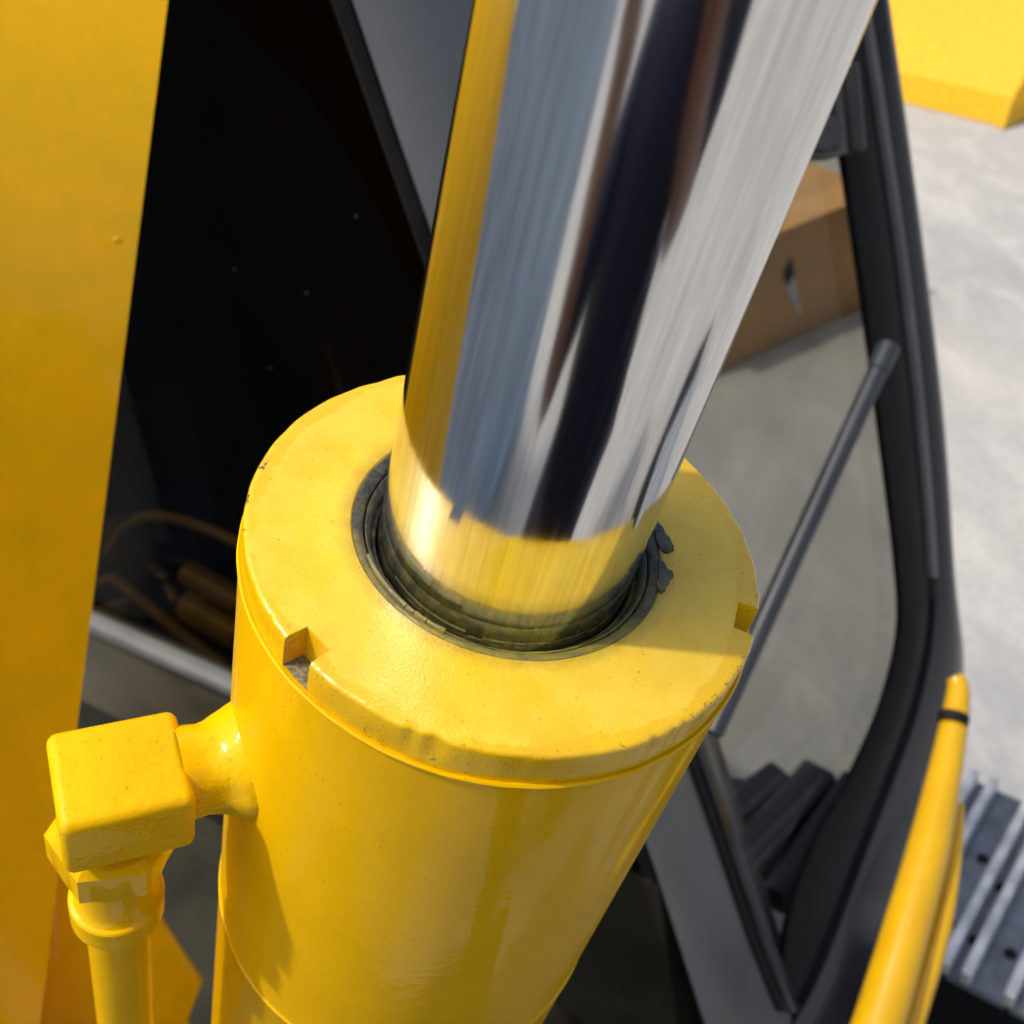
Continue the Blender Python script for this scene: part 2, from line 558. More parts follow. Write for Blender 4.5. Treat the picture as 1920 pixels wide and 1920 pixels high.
# gland nut with two spanner slots --------------------------------------
SLOTS = [(-140.0, -132.2), (-20.6, -12.0)]
bm = bmesh.new()
angs = [2 * math.pi * i / 360 - math.pi for i in range(360)]
for a0, a1 in SLOTS:
    for a in (a0, a1):
        angs += [R(a - 0.02), R(a + 0.02)]
angs = sorted(set(angs))
RG = 58.2 * mm
gprof = [(35.1, -12), (35.1, -0.7), (35.6, -0.15), (37, 0), (42, 0), (47, 0), (52.5, 0), (56.6, -0.01), (57.3, -0.08), (57.8, -0.28), (58.08, -0.6), (58.2, -1.2), (58.1, -5), (58.15, -7.5), (58.1, -9.3)]
def in_slot(t):
    d = math.degrees(t)
    for a0, a1 in SLOTS:
        if a0 < d < a1:
            return 0.5 * (a0 + a1)
    return None
rows = []
for t in angs:
    row = []
    s = in_slot(t)
    for k, (r, h) in enumerate(gprof):
        r *= mm
        h *= mm
        w = min(1, max(0, (r - 0.05) / 0.006))
        if k >= 7:
            r += nz(t, h * 150, 11) * 0.00022
            h += nz(t, 1.7, 16) * 0.0002 * (1 if k < 12 else 0)
            # dents hammered into the front edge
            for da, wd, amp in ((-104, 2.2, 0.0008), (-108.5, 1.2, 0.0006), (-52, 1.0, 0.0006), (-55, 0.8, 0.0005), (-146, 0.6, 0.0004), (126, 3, 0.0004), (-60, 0.8, 0.0005)):
                q = (math.degrees(t) - da) / wd
                if abs(q) < 2 and k < 13:
                    r -= amp * math.exp(-q * q)
        if s is not None:
            lim = 0.0530 / math.cos(t - R(s))
            if r > lim:
                r = lim
        row.append(bm.verts.new((r * math.cos(t), r * math.sin(t), h)))
    rows.append(row)
for i in range(len(rows)):
    A, B = rows[i], rows[(i + 1) % len(rows)]
    for k in range(len(gprof) - 1):
        try:
            bm.faces.new((A[k], B[k], B[k + 1], A[k + 1]))
        except ValueError:
            pass
# raised rag of paint beside the right slot
gl = finish(bm, 'gland_nut', M_FACE, cyl, M_CYL, sharp=40)
# bare metal seen at the bottom of the slots
for a0, a1 in SLOTS:
    bm = bmesh.new()
    n = 6
    ring = lambda r: [Vector((r * mm * math.cos(R(a0 + (a1 - a0) * i / n)), r * mm * math.sin(R(a0 + (a1 - a0) * i / n)), -9.0 * mm)) for i in range(n + 1)]
    add_slab(bm, ring(53.2) + ring(57.7)[::-1], Vector((0, 0, -0.0002)))
    finish(bm, 'slot_floor', M_STEELTOP, cyl, M_CYL, smooth=False)

# wiper seal --------------------------------------------------------------
def seal_fn(t, r, h, k):
    h += nz(t, k * 1.3, 12) * 0.00022
    r += nz(t, k * 2.1 + 5, 18) * 0.00012
    return r, h
bm = bmesh.new()
sp = [(35.4, -3.0), (35.15, -0.5), (34.6, -0.3), (33.7, -0.75), (33.0, -1.2), (32.75, -1.5), (32.65, -3.2), (32.35, -3.2), (32.25, -1.9), (31.9, -1.9), (31.2, -2.9), (30.9, -4.6), (30.7, -5.4), (30.3, -4.9), (29.9, -4.8), (29.55, -5.4), (29.4, -6.6), (29.2, -8)]
add_lathe(bm, [(r * mm, h * mm) for r, h in sp], 240, fn=seal_fn)
# the strip that has split and lifted, in cracked lengths
for a0, a1 in ((-158, -131), (-130.6, -127.2), (-126.8, -121.6), (-121.2, -113.8)):
    pr = [(33.55, -1.3), (33.5, -0.25), (33.1, 0.05), (32.75, -0.1), (32.7, -1.5)]
    add_lathe(bm, [(r * mm, h * mm) for r, h in pr], 14, R(a0), R(a1), caps=True, fn=lambda t, r, h, k: (r + nz(t, k, 30) * 0.0001, h + nz(t, k + 9, 20) * 0.0002))
# inner lip bead, broken off at one end
pr = [(30.7, -5.2), (30.75, -4.3), (30.4, -3.9), (30.0, -4.1), (29.9, -5.0)]
add_lathe(bm, [(r * mm, h * mm) for r, h in pr], 40, R(-150), R(-108), caps=True)
add_lathe(bm, [(r * mm, (h - 0.3) * mm) for r, h in pr], 60, R(-100), R(-50), caps=True, fn=seal_fn)
# torn flaps squeezed out over the face
def flap(cs, z0):
    for it in range(2):
        out = []
        for i, (x, y) in enumerate(cs):
            x2, y2 = cs[(i + 1) % len(cs)]
            k = 0.16 if math.hypot(x, y) > 35.2 else 0.05
            out += [(x, y), ((x + x2) / 2 + random.uniform(-k, k) * math.dist((x, y), (x2, y2)), (y + y2) / 2 + random.uniform(-k, k) * math.dist((x, y), (x2, y2)))]
        cs = out
    f = [Vector((x * mm, y * mm, (z0 + 0.35 + 0.5 * noise.noise(Vector((x, y, 0))) * (1 if math.hypot(x, y) > 35.5 else 0.2)) * mm)) for x, y in cs]
    add_slab(bm, f, Vector((0, 0, -0.0006)), 0.0001, 1)
flap([(33.6, 11.0), (35.2, 10.8), (36.2, 9.4), (36.6, 7.6), (37.6, 5.9), (38.5, 3.6), (38.3, 1.9), (37.0, 1.0), (35.6, 1.2), (34.9, 2.6), (34.3, 4.5)], 0.1)
flap([(34.4, -1.2), (35.5, -2.6), (36.2, -4.4), (37.3, -4.6), (37.4, -6.2), (36.5, -7.2), (35.9, -9.0), (34.8, -11.2), (33.6, -11.8), (33.9, -7.5), (34.2, -4.0)], 0.0)
# crumbled lumps at the right
for i in range(90):
    t = R(random.uniform(-62, -14))
    r = random.uniform(30.6, 34.2) * mm
    bmesh.ops.create_icosphere(bm, subdivisions=1, radius=random.uniform(0.15, 0.6) * mm,
        matrix=Matrix.Translation((r * math.cos(t), r * math.sin(t), (-5.0 + (r / mm - 30.6) * 1.15 + random.uniform(-.3, .3)) * mm)) @ Matrix.Diagonal((1, 1.4, 0.7, 1)))
finish(bm, 'wiper_seal', M_SEAL, cyl, M_CYL, sharp=50)

# piston rod --------------------------------------------------------------
bm = bmesh.new()
add_lathe(bm, [(29.1 * mm, -60 * mm)] + [(29.1 * mm, h * mm) for h in (-10, 0, 60, 150, 300, 500, 648)] + [(28.1 * mm, 650 * mm)], 192, caps=True)
finish(bm, 'piston_rod', M_CHROME, cyl, M_CYL, sharp=30)

# oil port: elbow block with neck and weld ---------------------------------
AZ = 3.533
PR = Vector((math.cos(AZ), math.sin(AZ), 0))
PT = Vector((-PR.y, PR.x, 0))
HB = -69.6
blk = Matrix.Translation((PR * 85.3 + PT * 0.9) * mm + Vector((0, 0, HB * mm))) @ Matrix((PR, PT, Vector((0, 0, 1)))).transposed().to_4x4()
bm = bmesh.new()
add_box(bm, blk, 29.4 * mm, 26.6 * mm, 21.2 * mm, 2.6 * mm, 5)
finish(bm, 'elbow_fitting', M_FIT, cyl, M_CYL, sharp=60)
bm = bmesh.new()
nm = Matrix.Translation(Vector((0, 0, (HB + 0.3) * mm))) @ Matrix((PT, Vector((0, 0, 1)), PR)).transposed().to_4x4()
def neck_fn(t, r, h, k):
    a = nz(t, h * 200, 2.2)
    r += a * 0.0009 * (1 if k < 6 else 0.3)
    return r, h
add_lathe(bm, [(q[0] * mm, q[1] * mm) for q in ((15.2, 53), (15.0, 56.5), (14.2, 58.8), (12.9, 60.6), (11.8, 62.6), (11.1, 64.8), (10.9, 66.6), (11.2, 69), (11.6, 72))], 64, fn=neck_fn, M=nm)
# weld lump under the neck
bmesh.ops.create_icosphere(bm, subdivisions=3, radius=1, matrix=nm @ Matrix.Translation((2 * mm, -13.2 * mm, 57.2 * mm)) @ Matrix.Diagonal((7 * mm, 3.4 * mm, 3.5 * mm, 1)))
finish(bm, 'port_neck', M_FIT, cyl, M_CYL, sharp=70)
tub = Matrix.Translation((PR * 88.0 + PT * 0.5) * mm)
bm = bmesh.new()
hexp = []
rows = []
for r, h in ((9.5, -79.5), (9.5, -83.4), (12.6, -83.8), (15.4, -86.2), (15.4, -96.6), (13.2, -98.2), (10, -98.4)):
    row = []
    for i in range(48):
        t = 2 * math.pi * i / 48 + R(14)
        s = (t - R(14)) % (math.pi / 3) - math.pi / 6
        rr = min(r * mm, 13.35 * mm / math.cos(s)) if r > 12.0 else r * mm
        row.append(bm.verts.new(tub @ Vector((rr * math.cos(t), rr * math.sin(t), h * mm))))
    rows.append(row)
for A, B in zip(rows, rows[1:]):
    for i in range(48):
        bm.faces.new((A[i], A[(i + 1) % 48], B[(i + 1) % 48], B[i]))
finish(bm, 'hex_nut', M_NUT, cyl, M_CYL, sharp=18)
bm = bmesh.new()
add_lathe(bm, [(q[0] * mm, q[1] * mm) for q in ((9.6, -97.5), (9.6, -106), (9.7, -112), (9.9, -115.5), (10.3, -117.6), (10.9, -118.6), (11.7, -119.0), (12.1, -119.6), (12.1, -127.6), (11.6, -128.6), (9.2, -129.4), (8.6, -130.4), (8.5, -180), (8.5, -420))], 64, M=tub)
finish(bm, 'oil_tube', M_NUT, cyl, M_CYL, sharp=24)

# ------------------------------------------------------------------ boom
bA = Vector(((315 - 960) / FPX * .42, (0 - 960) / FPX * .42, .42))
bB = Vector(((140 - 960) / FPX * .55, (1400 - 960) / FPX * .55, .55))
bd = (bB - bA).normalized()
e1 = (Vector((1, 0, 0)) - bd * bd.x).normalized()
e2 = bd.cross(e1).normalized()
if e2.z > 0:
    e2 = -e2
th = R(56)
nn = -(e1 * math.cos(th) + e2 * math.sin(th))          # into the plate
lf = (e2 * math.cos(th) - e1 * math.sin(th))           # along the plate, towards the camera and left
# upper length given a made-up bend and twist to catch more light; its rear edge stays one straight line
EA, EB = [], []
for i in range(100):
    y = -900 + 3300 * i / 99
    x = 315 - 175 * y / 1400
    z = .42 + .13 * y / 1400
    u = max(0.0, (1200 - y) / 1200)
    z += 0.075 * u ** 2
    p = Vector(((x - 960) / FPX * z, (y - 960) / FPX * z, z))
    t2 = th + R(9) * min(2.0, u * u)
    l2 = e2 * math.cos(t2) - e1 * math.sin(t2)
    EA.append(W(p))
    EB.append(W(p + l2 * 0.36))
bm = bmesh.new()
add_band(bm, EA, EB, D(nn * 0.14), 0, 6)
boom = finish(bm, 'boom', M_BOOM, root, None, sharp=50)
boom['label'] = 'smooth yellow boom plate along the left'
bm = bmesh.new()
q = bA + bd * ((345 / 1400) * (bB - bA).length) + Vector((0, 0, .0381))
bmesh.ops.create_icosphere(bm, subdivisions=3, radius=1, matrix=Matrix.Translation(W(q + lf * 0.022 - nn * 0.0002)) @ Matrix((D(lf), D(bd), D(nn))).transposed().to_4x4() @ Matrix.Diagonal((0.0022, 0.0017, 0.0007, 1)))
finish(bm, 'weld_spatter', M_BOOM, boom, None)

# lug and bracket at the boom foot, parallel to the plate
def BP(x, y, off):
    d = Vector(((x - 960) / FPX, (y - 960) / FPX, 1))
    o = bA + nn * off
    return W(d * (o.dot(nn) / d.dot(nn)))
bm = bmesh.new()
add_slab(bm, [BP(90, 1640, .02), BP(140, 1650, .02), BP(235, 1760, .02), BP(330, 1860, .02), BP(420, 2060, .02), BP(60, 2060, .02)], D(nn * 0.05), 0.003, 3)
finish(bm, 'boom_lug', M_BOOM, root, None, sharp=50)
bm = bmesh.new()
add_slab(bm, [BP(268, 1690, .01), BP(300, 1712, .01), BP(385, 1840, .01), BP(352, 1930, .01), BP(240, 1930, .01), BP(240, 1730, .01)], D(nn * 0.04 + bd * 0.01), 0.004, 3)
finish(bm, 'boom_bracket', M_BOOM, root, None, sharp=50)

# dark block added below the picture to keep ground bounce off boom and barrel
bm = bmesh.new()
fp = W(C0 - AX * 0.70)
add_box(bm, Matrix.Translation((fp.x - .22, fp.y + .15, fp.z - .32)), .86, 1.01, .30, .02, 3)
finish(bm, 'bounce_blocker', M_DARKP, root, None, sharp=40)

# ------------------------------------------------------------------ cab
DP = Plane((1305, 1400, .80), (930, 0, .575), (1740, 1150, 1.0))
WS = Plane((1205, 1640, .80), (620, 0, .55), (165, 1180, 1.12))
bk = D(Vector((-0.22, 0.06, 0.75)))
def line(x0, y0, x1, y1, y):
    return x0 + (x1 - x0) * (y - y0) / (y1 - y0)
# lower front panel = cab body
bm = bmesh.new()
sl = [(-150, 1037), (165, 1180), (430, 1300), (760, 1449), (1205, 1650), (1235, 1664)]
low = [P(-150, 2300, 1.05), P(165, 2300, 0.98), P(430, 2300, .93), P(760, 2300, .86), P(1260, 2300, .78)]
dn = D((-UP)) * 1.5
topl = [WS.p(x, y, 0.002) for x, y in sl] + [DP.p(1420, 1760, -0.03)]
add_band(bm, topl, [p + dn for p in topl], -WS.N * 0.012, 0, 2)
cab = finish(bm, 'cab', M_DARKP, root, None, sharp=40)
cab['label'] = 'dark grey cab with tinted windscreen behind the cylinder'
# sill lip
bm = bmesh.new()
add_band(bm, [WS.p(x, y - 12, 0.014) for x, y in sl[:4] + [(1120, 1612)]], [WS.p(x, y + 6, 0.014) for x, y in sl[:4] + [(1120, 1612)]], -WS.N * 0.02, 0.003, 4)
finish(bm, 'windscreen_sill', M_SILL, cab, None, sharp=60)
# pale lower pane under the sill
bm = bmesh.new()
lp = [WS.p(x, y, 0.005) for x, y in sl[:4]]
add_band(bm, lp, [p + D(-UP) * .15 for p in lp], -WS.N * 0.002, 0, 2)
finish(bm, 'lower_pane', M_PANE, cab, None, sharp=40)
# windscreen pane
bm = bmesh.new()
ws_poly = [(-100, -420), (470, -420), (620, 0), (790, 480), (1215, 1655), (430, 1302), (-150, 1039)]
add_slab(bm, [WS.p(x, y) for x, y in ws_poly], -WS.N * 0.005)
finish(bm, 'windscreen', M_WIN, cab, None, smooth=False)
# interior shell
bm = bmesh.new()
pl = [WS.p(x, y, -0.012) for x, y in ws_poly]
f = [bm.verts.new(p) for p in pl]
b = [bm.verts.new(p + bk) for p in pl]
n = len(pl)
bm.faces.new(b)
for i in range(n):
    bm.faces.new((f[i], f[(i + 1) % n], b[(i + 1) % n], b[i]))
finish(bm, 'cab_interior', M_INT, cab, None, smooth=False)
# dim shapes added behind the glass, standing in for reflections of the boom linkage
def IN(x, y, off):
    return WS.p(x, y, -off)
bm = bmesh.new()
add_path(bm, smooth_pts([IN(205, 1035, .10), IN(240, 985, .10), IN(290, 968, .10), IN(370, 985, .10), IN(470, 1030, .10)]), 0.006)
finish(bm, 'reflection_curve', M_OLIVE, cab, None)
bm = bmesh.new()
add_path(bm, [IN(160, 1100, .06), IN(215, 1085, .06), IN(245, 1110, .06), IN(330, 1180, .06), IN(420, 1250, .06)], 0.007)
finish(bm, 'reflection_bar', M_OLIVE, cab, None)
for k, q in enumerate(([(150, 1000, .16), (260, 1030, .15), (380, 1070, .14), (480, 1150, .14)], [(180, 930, .2), (210, 1000, .18), (300, 1075, .14), (330, 1130, .12)], [(240, 1250, .05), (300, 1200, .06), (350, 1230, .07), (440, 1290, .06)])):
    bm = bmesh.new()
    add_path(bm, smooth_pts([IN(*v) for v in q]), (.008, .006, .007)[k])
    finish(bm, 'reflection_strand', (M_RUB, M_OLIVE, M_RUB)[k], cab, None)
for yy, rr in ((1075, .014), (1135, .018)):
    bm = bmesh.new()
    add_rod(bm, IN(350, yy, .09), IN(460, yy + 60, .09), rr, n=24)
    finish(bm, 'reflection_drum', M_OLIVE, cab, None)
for q in ([(170, 1150, .08), (235, 1130, .08), (255, 1230, .08), (160, 1210, .08)], [(185, 990, .12), (225, 960, .12), (215, 1060, .12), (180, 1070, .12)]):
    bm = bmesh.new()
    add_slab(bm, [IN(*v) for v in q], -WS.N * 0.02, 0.003)
    finish(bm, 'reflection_plate', M_OLIVE, cab, None)
# dust specks on the pane
for x, y in ((440, 505), (575, 549), (507, 690), (668, 405), (709, 128)):
    bm = bmesh.new()
    bmesh.ops.create_icosphere(bm, subdivisions=2, radius=.0009, matrix=Matrix.Translation(WS.p(x, y, .0003)))
    finish(bm, 'dust_speck', M_SILL, cab, None)
# edge strip of the windscreen
L0 = [(575, -130), (620, 0), (703, 235), (790, 480), (1000, 1060), (1205, 1640)]
bm = bmesh.new()
add_band(bm, [WS.p(x, y, 0.004) for x, y in L0], [WS.p(x + w, y, 0.004) for (x, y), w in zip(L0, (42, 40, 36, 33, 28, 24))], -WS.N * 0.01, 0.004, 4)
finish(bm, 'windscreen_seal', M_RUB, cab, None, sharp=60)
# corner pillar
La = [(617, -130), (661, 0), (740, 235), (825, 480), (1030, 1060), (1232, 1640), (1325, 1930), (1420, 2300)]
Lb = [(870, -130), (930, 0), (1000, 235), (1065, 480), (1210, 1060), (1392, 1640), (1490, 1930), (1580, 2300)]
bm = bmesh.new()
A = [WS.p(x, y, 0.008) for x, y in La]
B = [DP.p(x, y, 0.0) for x, y in Lb]
add_band(bm, A, B, D((0.02, 0.0, 0.05)), 0.014, 8)
finish(bm, 'corner_pillar', M_PILLAR, cab, None, sharp=60)

# ------------------------------------------------------------------ door
gpoly = [(930, 0), (1065, 480), (1210, 1060), (1322, 1420), (1376, 1580), (1446, 1800), (1478, 1880), (1470, 1800), (1490, 1690), (1535, 1570), (1600, 1455), (1655, 1330), (1688, 1200), (1688, 1080), (1655, 800), (1615, 500), (1575, 230), (1540, 0)]
inner = [(1500, -230), (1540, 0), (1575, 230), (1615, 500), (1655, 800), (1688, 1080), (1688, 1200), (1655, 1330), (1600, 1455), (1535, 1570), (1490, 1690), (1470, 1800), (1478, 1885)]
mid = [(1580, -230), (1610, 0), (1645, 230), (1685, 500), (1720, 800), (1742, 1080), (1735, 1200), (1705, 1330), (1660, 1455), (1608, 1590), (1560, 1720), (1515, 1830), (1480, 1900)]
outer = [(1628, -230), (1657, 0), (1690, 230), (1727, 500), (1763, 800), (1783, 1080), (1800, 1230), (1790, 1360), (1750, 1500), (1700, 1640), (1650, 1780), (1600, 1920), (1490, 2060)]
sp_i, sp_m, sp_o = [smooth_pts([DP.p(x, y) for x, y in q], 5) for q in (inner, mid, outer)]
bm = bmesh.new()
add_band(bm, [p.lerp(q, 0.12) + DP.N * 0.003 for p, q in zip(sp_m, sp_o)], [p + DP.N * 0.004 for p in sp_o], -DP.N * 0.012, 0.006, 8)
door = finish(bm, 'cab_door', M_GREY, root, None, sharp=60)
door['label'] = 'black framed cab door with rounded corner and tinted glass'
bm = bmesh.new()
add_band(bm, sp_i, sp_m, -DP.N * 0.006, 0.005, 6)
finish(bm, 'door_seal', M_RUB, door, None, sharp=60)
bm = bmesh.new()
add_slab(bm, [DP.p(x, y, -0.012) for x, y in gpoly], -DP.N * 0.005)
finish(bm, 'door_glass', M_GLASS, door, None, smooth=False)
bm = bmesh.new()
add_band(bm, [p.lerp(q, -0.12) + DP.N * 0.006 for p, q in zip(sp_m[:26], sp_o[:26])], [p.lerp(q, 0.12) + DP.N * 0.006 for p, q in zip(sp_m[:26], sp_o[:26])], -DP.N * 0.01, 0.002, 4)
finish(bm, 'door_gap_highlight', M_SILL, door, None, sharp=60)  # light grey strip stands in for the highlight along the frame gap
# left edge of the opening: black gasket and grey return
bm = bmesh.new()
le = [(1190, 1000), (1300, 1390), (1360, 1560), (1430, 1770), (1482, 1895)]
add_band(bm, [DP.p(x - 26, y, .006) for x, y in le], [DP.p(x - 8, y, .006) for x, y in le], -DP.N * 0.02, 0.003, 3)
finish(bm, 'door_gasket', M_RUB, door, None, sharp=60)
bm = bmesh.new()
add_band(bm, [DP.p(x - 6, y, .004) for x, y in le], [DP.p(x + 24, y, .004) for x, y in le], -DP.N * 0.02, 0.004, 3)
finish(bm, 'door_edge', M_GREY, door, None, sharp=60)
# gas strut
bm = bmesh.new()
s0, s1 = DP.p(1664, 655, .02), DP.p(1336, 1376, .02)
add_rod(bm, s0, s1, 0.0074, n=20)
add_rod(bm, s0 - (s1 - s0).normalized() * .004, s0 + (s1 - s0).normalized() * .02, 0.0085, n=20)
finish(bm, 'gas_strut', M_STRUT, door, None)
# hinge
bm = bmesh.new()
hz = .012
add_slab(bm, [DP.p(1490, 130, hz), DP.p(1590, 120, hz), DP.p(1608, 220, hz), DP.p(1606, 285, hz), DP.p(1560, 300, hz), DP.p(1480, 290, hz)], -DP.N * 0.03, 0.004, 3)
add_rod(bm, DP.p(1592, 120, .022), DP.p(1607, 282, .022), 0.0062, n=16)
add_rod(bm, DP.p(1530, 250, .0), DP.p(1545, 250, .035), 0.012, n=20)
finish(bm, 'door_hinge', M_BLACK, door, None, sharp=40)

# ------------------------------------------------------------------ handrail (yellow)
bm = bmesh.new()
hl = [(1788, 1268, .93), (1797, 1300, .925), (1777, 1420, .90), (1741, 1590, .86), (1702, 1732, .83), (1644, 1930, .795), (1580, 2120, .76)]
hr_w = [.0065, .0095, .0125, .0158, .0168, .0178, .0185]
add_path(bm, smooth_pts([P(*q) for q in hl], 4), [hr_w[min(i // 4, 6)] + (hr_w[min(i // 4 + 1, 6)] - hr_w[min(i // 4, 6)]) * (i % 4) / 4 for i in range(25)], 20)
rail = finish(bm, 'hand_rail', M_FAR, root, None)
bm = bmesh.new()
hl2 = [(1797, 1508, .895), (1788, 1600, .872), (1764, 1732, .843), (1706, 1930, .81), (1640, 2120, .78)]
add_path(bm, smooth_pts([P(*q) for q in hl2], 4), [.0045 + .0042 * min(1, i / 9) for i in range(17)], 14)
finish(bm, 'rail_rib', M_FAR, rail, None)
bm = bmesh.new()
add_path(bm, [P(1789, 1340, .912), P(1786, 1356, .909)], .0122, 20)
finish(bm, 'rail_band', M_RUB, rail, None)

# ------------------------------------------------------------------ track
TZ = 0.45
def on_h(x, y, h):
    d = D(((x - 960) / FPX, (y - 960) / FPX, 1))
    return CAM + d * ((h - H_CAM) / d.z)
n0, n1 = on_h(1766, 1800, TZ), on_h(1920, 1880, TZ)
f0, f1 = on_h(1830, 1462, TZ), on_h(1775, 1825, TZ)
tdir = (n1 - n0).normalized()
gdir = Vector((-tdir.y, tdir.x, 0))
if gdir.dot(f0 - f1) < 0:
    gdir = -gdir
tw = (f0 - f1).dot(gdir)
g1 = on_h(1770, 1815, TZ)
g2 = on_h(1811, 1835, TZ)
g3 = on_h(1894, 1870, TZ)
pitch = (g3 - g1).dot(tdir)
gap = (g2 - g1).dot(tdir)
print('track', tw, pitch, gap, tdir, gdir, (f0 - f1).normalized().dot(gdir))
tm = Matrix((tdir, gdir, Vector((0, 0, 1)))).transposed().to_4x4()
bm = bmesh.new()
org = g1 - tdir * 0.02
add_box(bm, Matrix.Translation(org + tdir * 0.28 + gdir * tw * .5 + Vector((0, 0, -0.22))) @ tm, 0.9, tw * .7, 0.36, 0.03, 3)
track = finish(bm, 'track', M_RUB, root, None)
track['label'] = 'steel crawler track beside the cab'
# one pad: plate with two worn grouser bars and bolt holes
def pad_mesh():
    bm = bmesh.new()
    add_box(bm, Matrix.Translation((pitch * .5, tw * .5, -0.008)), pitch * .96, tw, 0.014, 0.002, 1)
    bmesh.ops.recalc_face_normals(bm, faces=bm.faces)
    me = bpy.data.meshes.new('track_pad')
    bm.to_mesh(me)
    bm.free()
    me.materials.append(M_TRACK)
    return me
def bar_mesh():
    bm = bmesh.new()
    add_box(bm, Matrix.Translation((0, tw * .5, 0.008)), 0.012, tw * 1.01, 0.022, 0.003, 2)
    me = bpy.data.meshes.new('grouser_bar')
    bm.to_mesh(me)
    bm.free()
    me.materials.append(M_WORN)
    return me
def hole_mesh():  # dark discs stand in for the shade inside the bolt holes
    bm = bmesh.new()
    add_lathe(bm, [(0.0075, 0), (0.0068, 0.0012), (0.0045, 0.0010), (0.004, 0.0003)], 14, caps=True)
    me = bpy.data.meshes.new('dark_hole_disc')
    bm.to_mesh(me)
    bm.free()
    me.materials.append(M_RUB)
    return me
pm, gm, hm = pad_mesh(), bar_mesh(), hole_mesh()
for i in range(-1, 8):
    o = g1 + tdir * (i * pitch)
    link('track_pad', pm, None, track, Matrix.Translation(o + Vector((0, 0, -0.006))) @ tm)
    for hx, hy in ((0.74, .22), (0.74, .60), (0.20, .50), (.20, .2)):
        link('dark_hole_disc', hm, None, track, Matrix.Translation(o + tdir * (pitch * hx) + gdir * (tw * hy) + Vector((0, 0, -0.0068))) @ tm)
    for q in (0, gap):
        link('grouser_bar', gm, None, track, Matrix.Translation(o + tdir * q + Vector((0, 0, -0.006))) @ tm)
# dark step treads seen through the door glass
for k, (x0, y0, x1, y1, w) in enumerate(((1330, 1560, 1470, 1462, .045), (1385, 1640, 1540, 1455, .05), (1450, 1690, 1600, 1470, .03), (1320, 1480, 1400, 1490, .02))):
    bm = bmesh.new()
    p0, p1 = on_h(x0, y0, .42), on_h(x1, y1, .42)
    d = (p1 - p0)
    m = Matrix.Translation((p0 + p1) / 2) @ d.to_track_quat('X', 'Z').to_matrix().to_4x4()
    add_box(bm, m, d.length, w, 0.05, 0.008, 2)
    finish(bm, 'step_tread', M_STRUT, root, None)

# ------------------------------------------------------------------ cardboard box
pb = [on_h(1345, 700, 0), on_h(1625, 575, 0)]
bx = (pb[1] - pb[0])
bl = bx.length
bx.normalize()
by = Vector((-bx.y, bx.x, 0))
bh = 0.36
box = thing('cardboard_box', 'brown cardboard box with a torn slit on the concrete beyond the cab door', 'box', pb[0])
Mb = Matrix.Translation(pb[0] - bx * 0.1) @ Matrix((bx, by, Vector((0, 0, 1)))).transposed().to_4x4()
bm = bmesh.new()
bl += 0.12
add_box(bm, Mb @ Matrix.Translation((bl / 2, 0.2, bh / 2)), bl, 0.4, bh, 0.004, 2)
finish(bm, 'carton', M_CARD, box, None, sharp=40)
bm = bmesh.new()
add_box(bm, Mb @ Matrix.Translation((bl / 2, 0.02, bh + 0.004)), bl * 1.0, 0.12, 0.004, 0.001, 1)
finish(bm, 'flap', M_CARD, box, None)
bm = bmesh.new()
p = [on_h(1478, 470, 0), on_h(1505, 550, 0)]
add_slab(bm, [Mb @ Vector(q) for q in ((bl * .52, -.003, .17), (bl * .56, -.003, .20), (bl * .60, -.003, .08), (bl * .585, -.003, .07))], Mb.to_3x3() @ Vector((0, 0.002, 0)))
finish(bm, 'tear', M_CARDIN, box, None)
bm = bmesh.new()
add_slab(bm, [Mb @ Vector(q) for q in ((bl * .50, -.0025, .215), (bl * .545, -.0025, .26), (bl * .565, -.0025, .195), (bl * .53, -.0025, .175))], Mb.to_3x3() @ Vector((0, 0.002, 0)))
finish(bm, 'hand_hole', M_RUB, box, None)

# ------------------------------------------------------------------ other machine's blade, upper right
q0, q1 = on_h(1660, 185, 0), on_h(1880, 240, 0)
bdx = (q1 - q0)
ln = bdx.length
bdx.normalize()
bdy = Vector((-bdx.y, bdx.x, 0))
Mq = Matrix.Translation(q0 + Vector((0, 0, 0.004))) @ Matrix((bdx, bdy, Vector((0, 0, 1)))).transposed().to_4x4()
blade = thing('dozer_blade', 'yellow steel blade of another machine standing on the concrete', 'dozer blade', q0)
bm = bmesh.new()
prof = [(0.0, 0.0), (0.03, 0.10), (0.045, 0.115), (0.20, 0.30), (0.34, 0.5), (0.46, 0.72), (0.5, 0.8)]
vs = []
for x in (-0.9, ln):
    vs.append(([bm.verts.new(Mq @ Vector((x, y, z))) for y, z in prof], [bm.verts.new(Mq @ Vector((x, y + .04, z))) for y, z in prof]))
for k in range(len(prof) - 1):
    for s in (0, 1):
        a, b = vs[0][s], vs[1][s]
        bm.faces.new((a[k], b[k], b[k + 1], a[k + 1]))
    for e in (0, 1):
        a, b = vs[e]
        bm.faces.new((a[k], a[k + 1], b[k + 1], b[k]))
for k in (0, -1):
    bm.faces.new((vs[0][0][k], vs[1][0][k], vs[1][1][k], vs[0][1][k]))
finish(bm, 'mouldboard', M_FAR, blade, None, sharp=20)
bm = bmesh.new()
add_slab(bm, [Mq @ Vector((ln + .02, y, z)) for y, z in ((-.02, .0), (.01, .10), (.18, .30), (.32, .5), (.48, .82), (.75, .82), (.55, .0))], Mq.to_3x3() @ Vector((-.024, 0, 0)), .004, 2)
finish(bm, 'end_plate', M_FAR, blade, None)

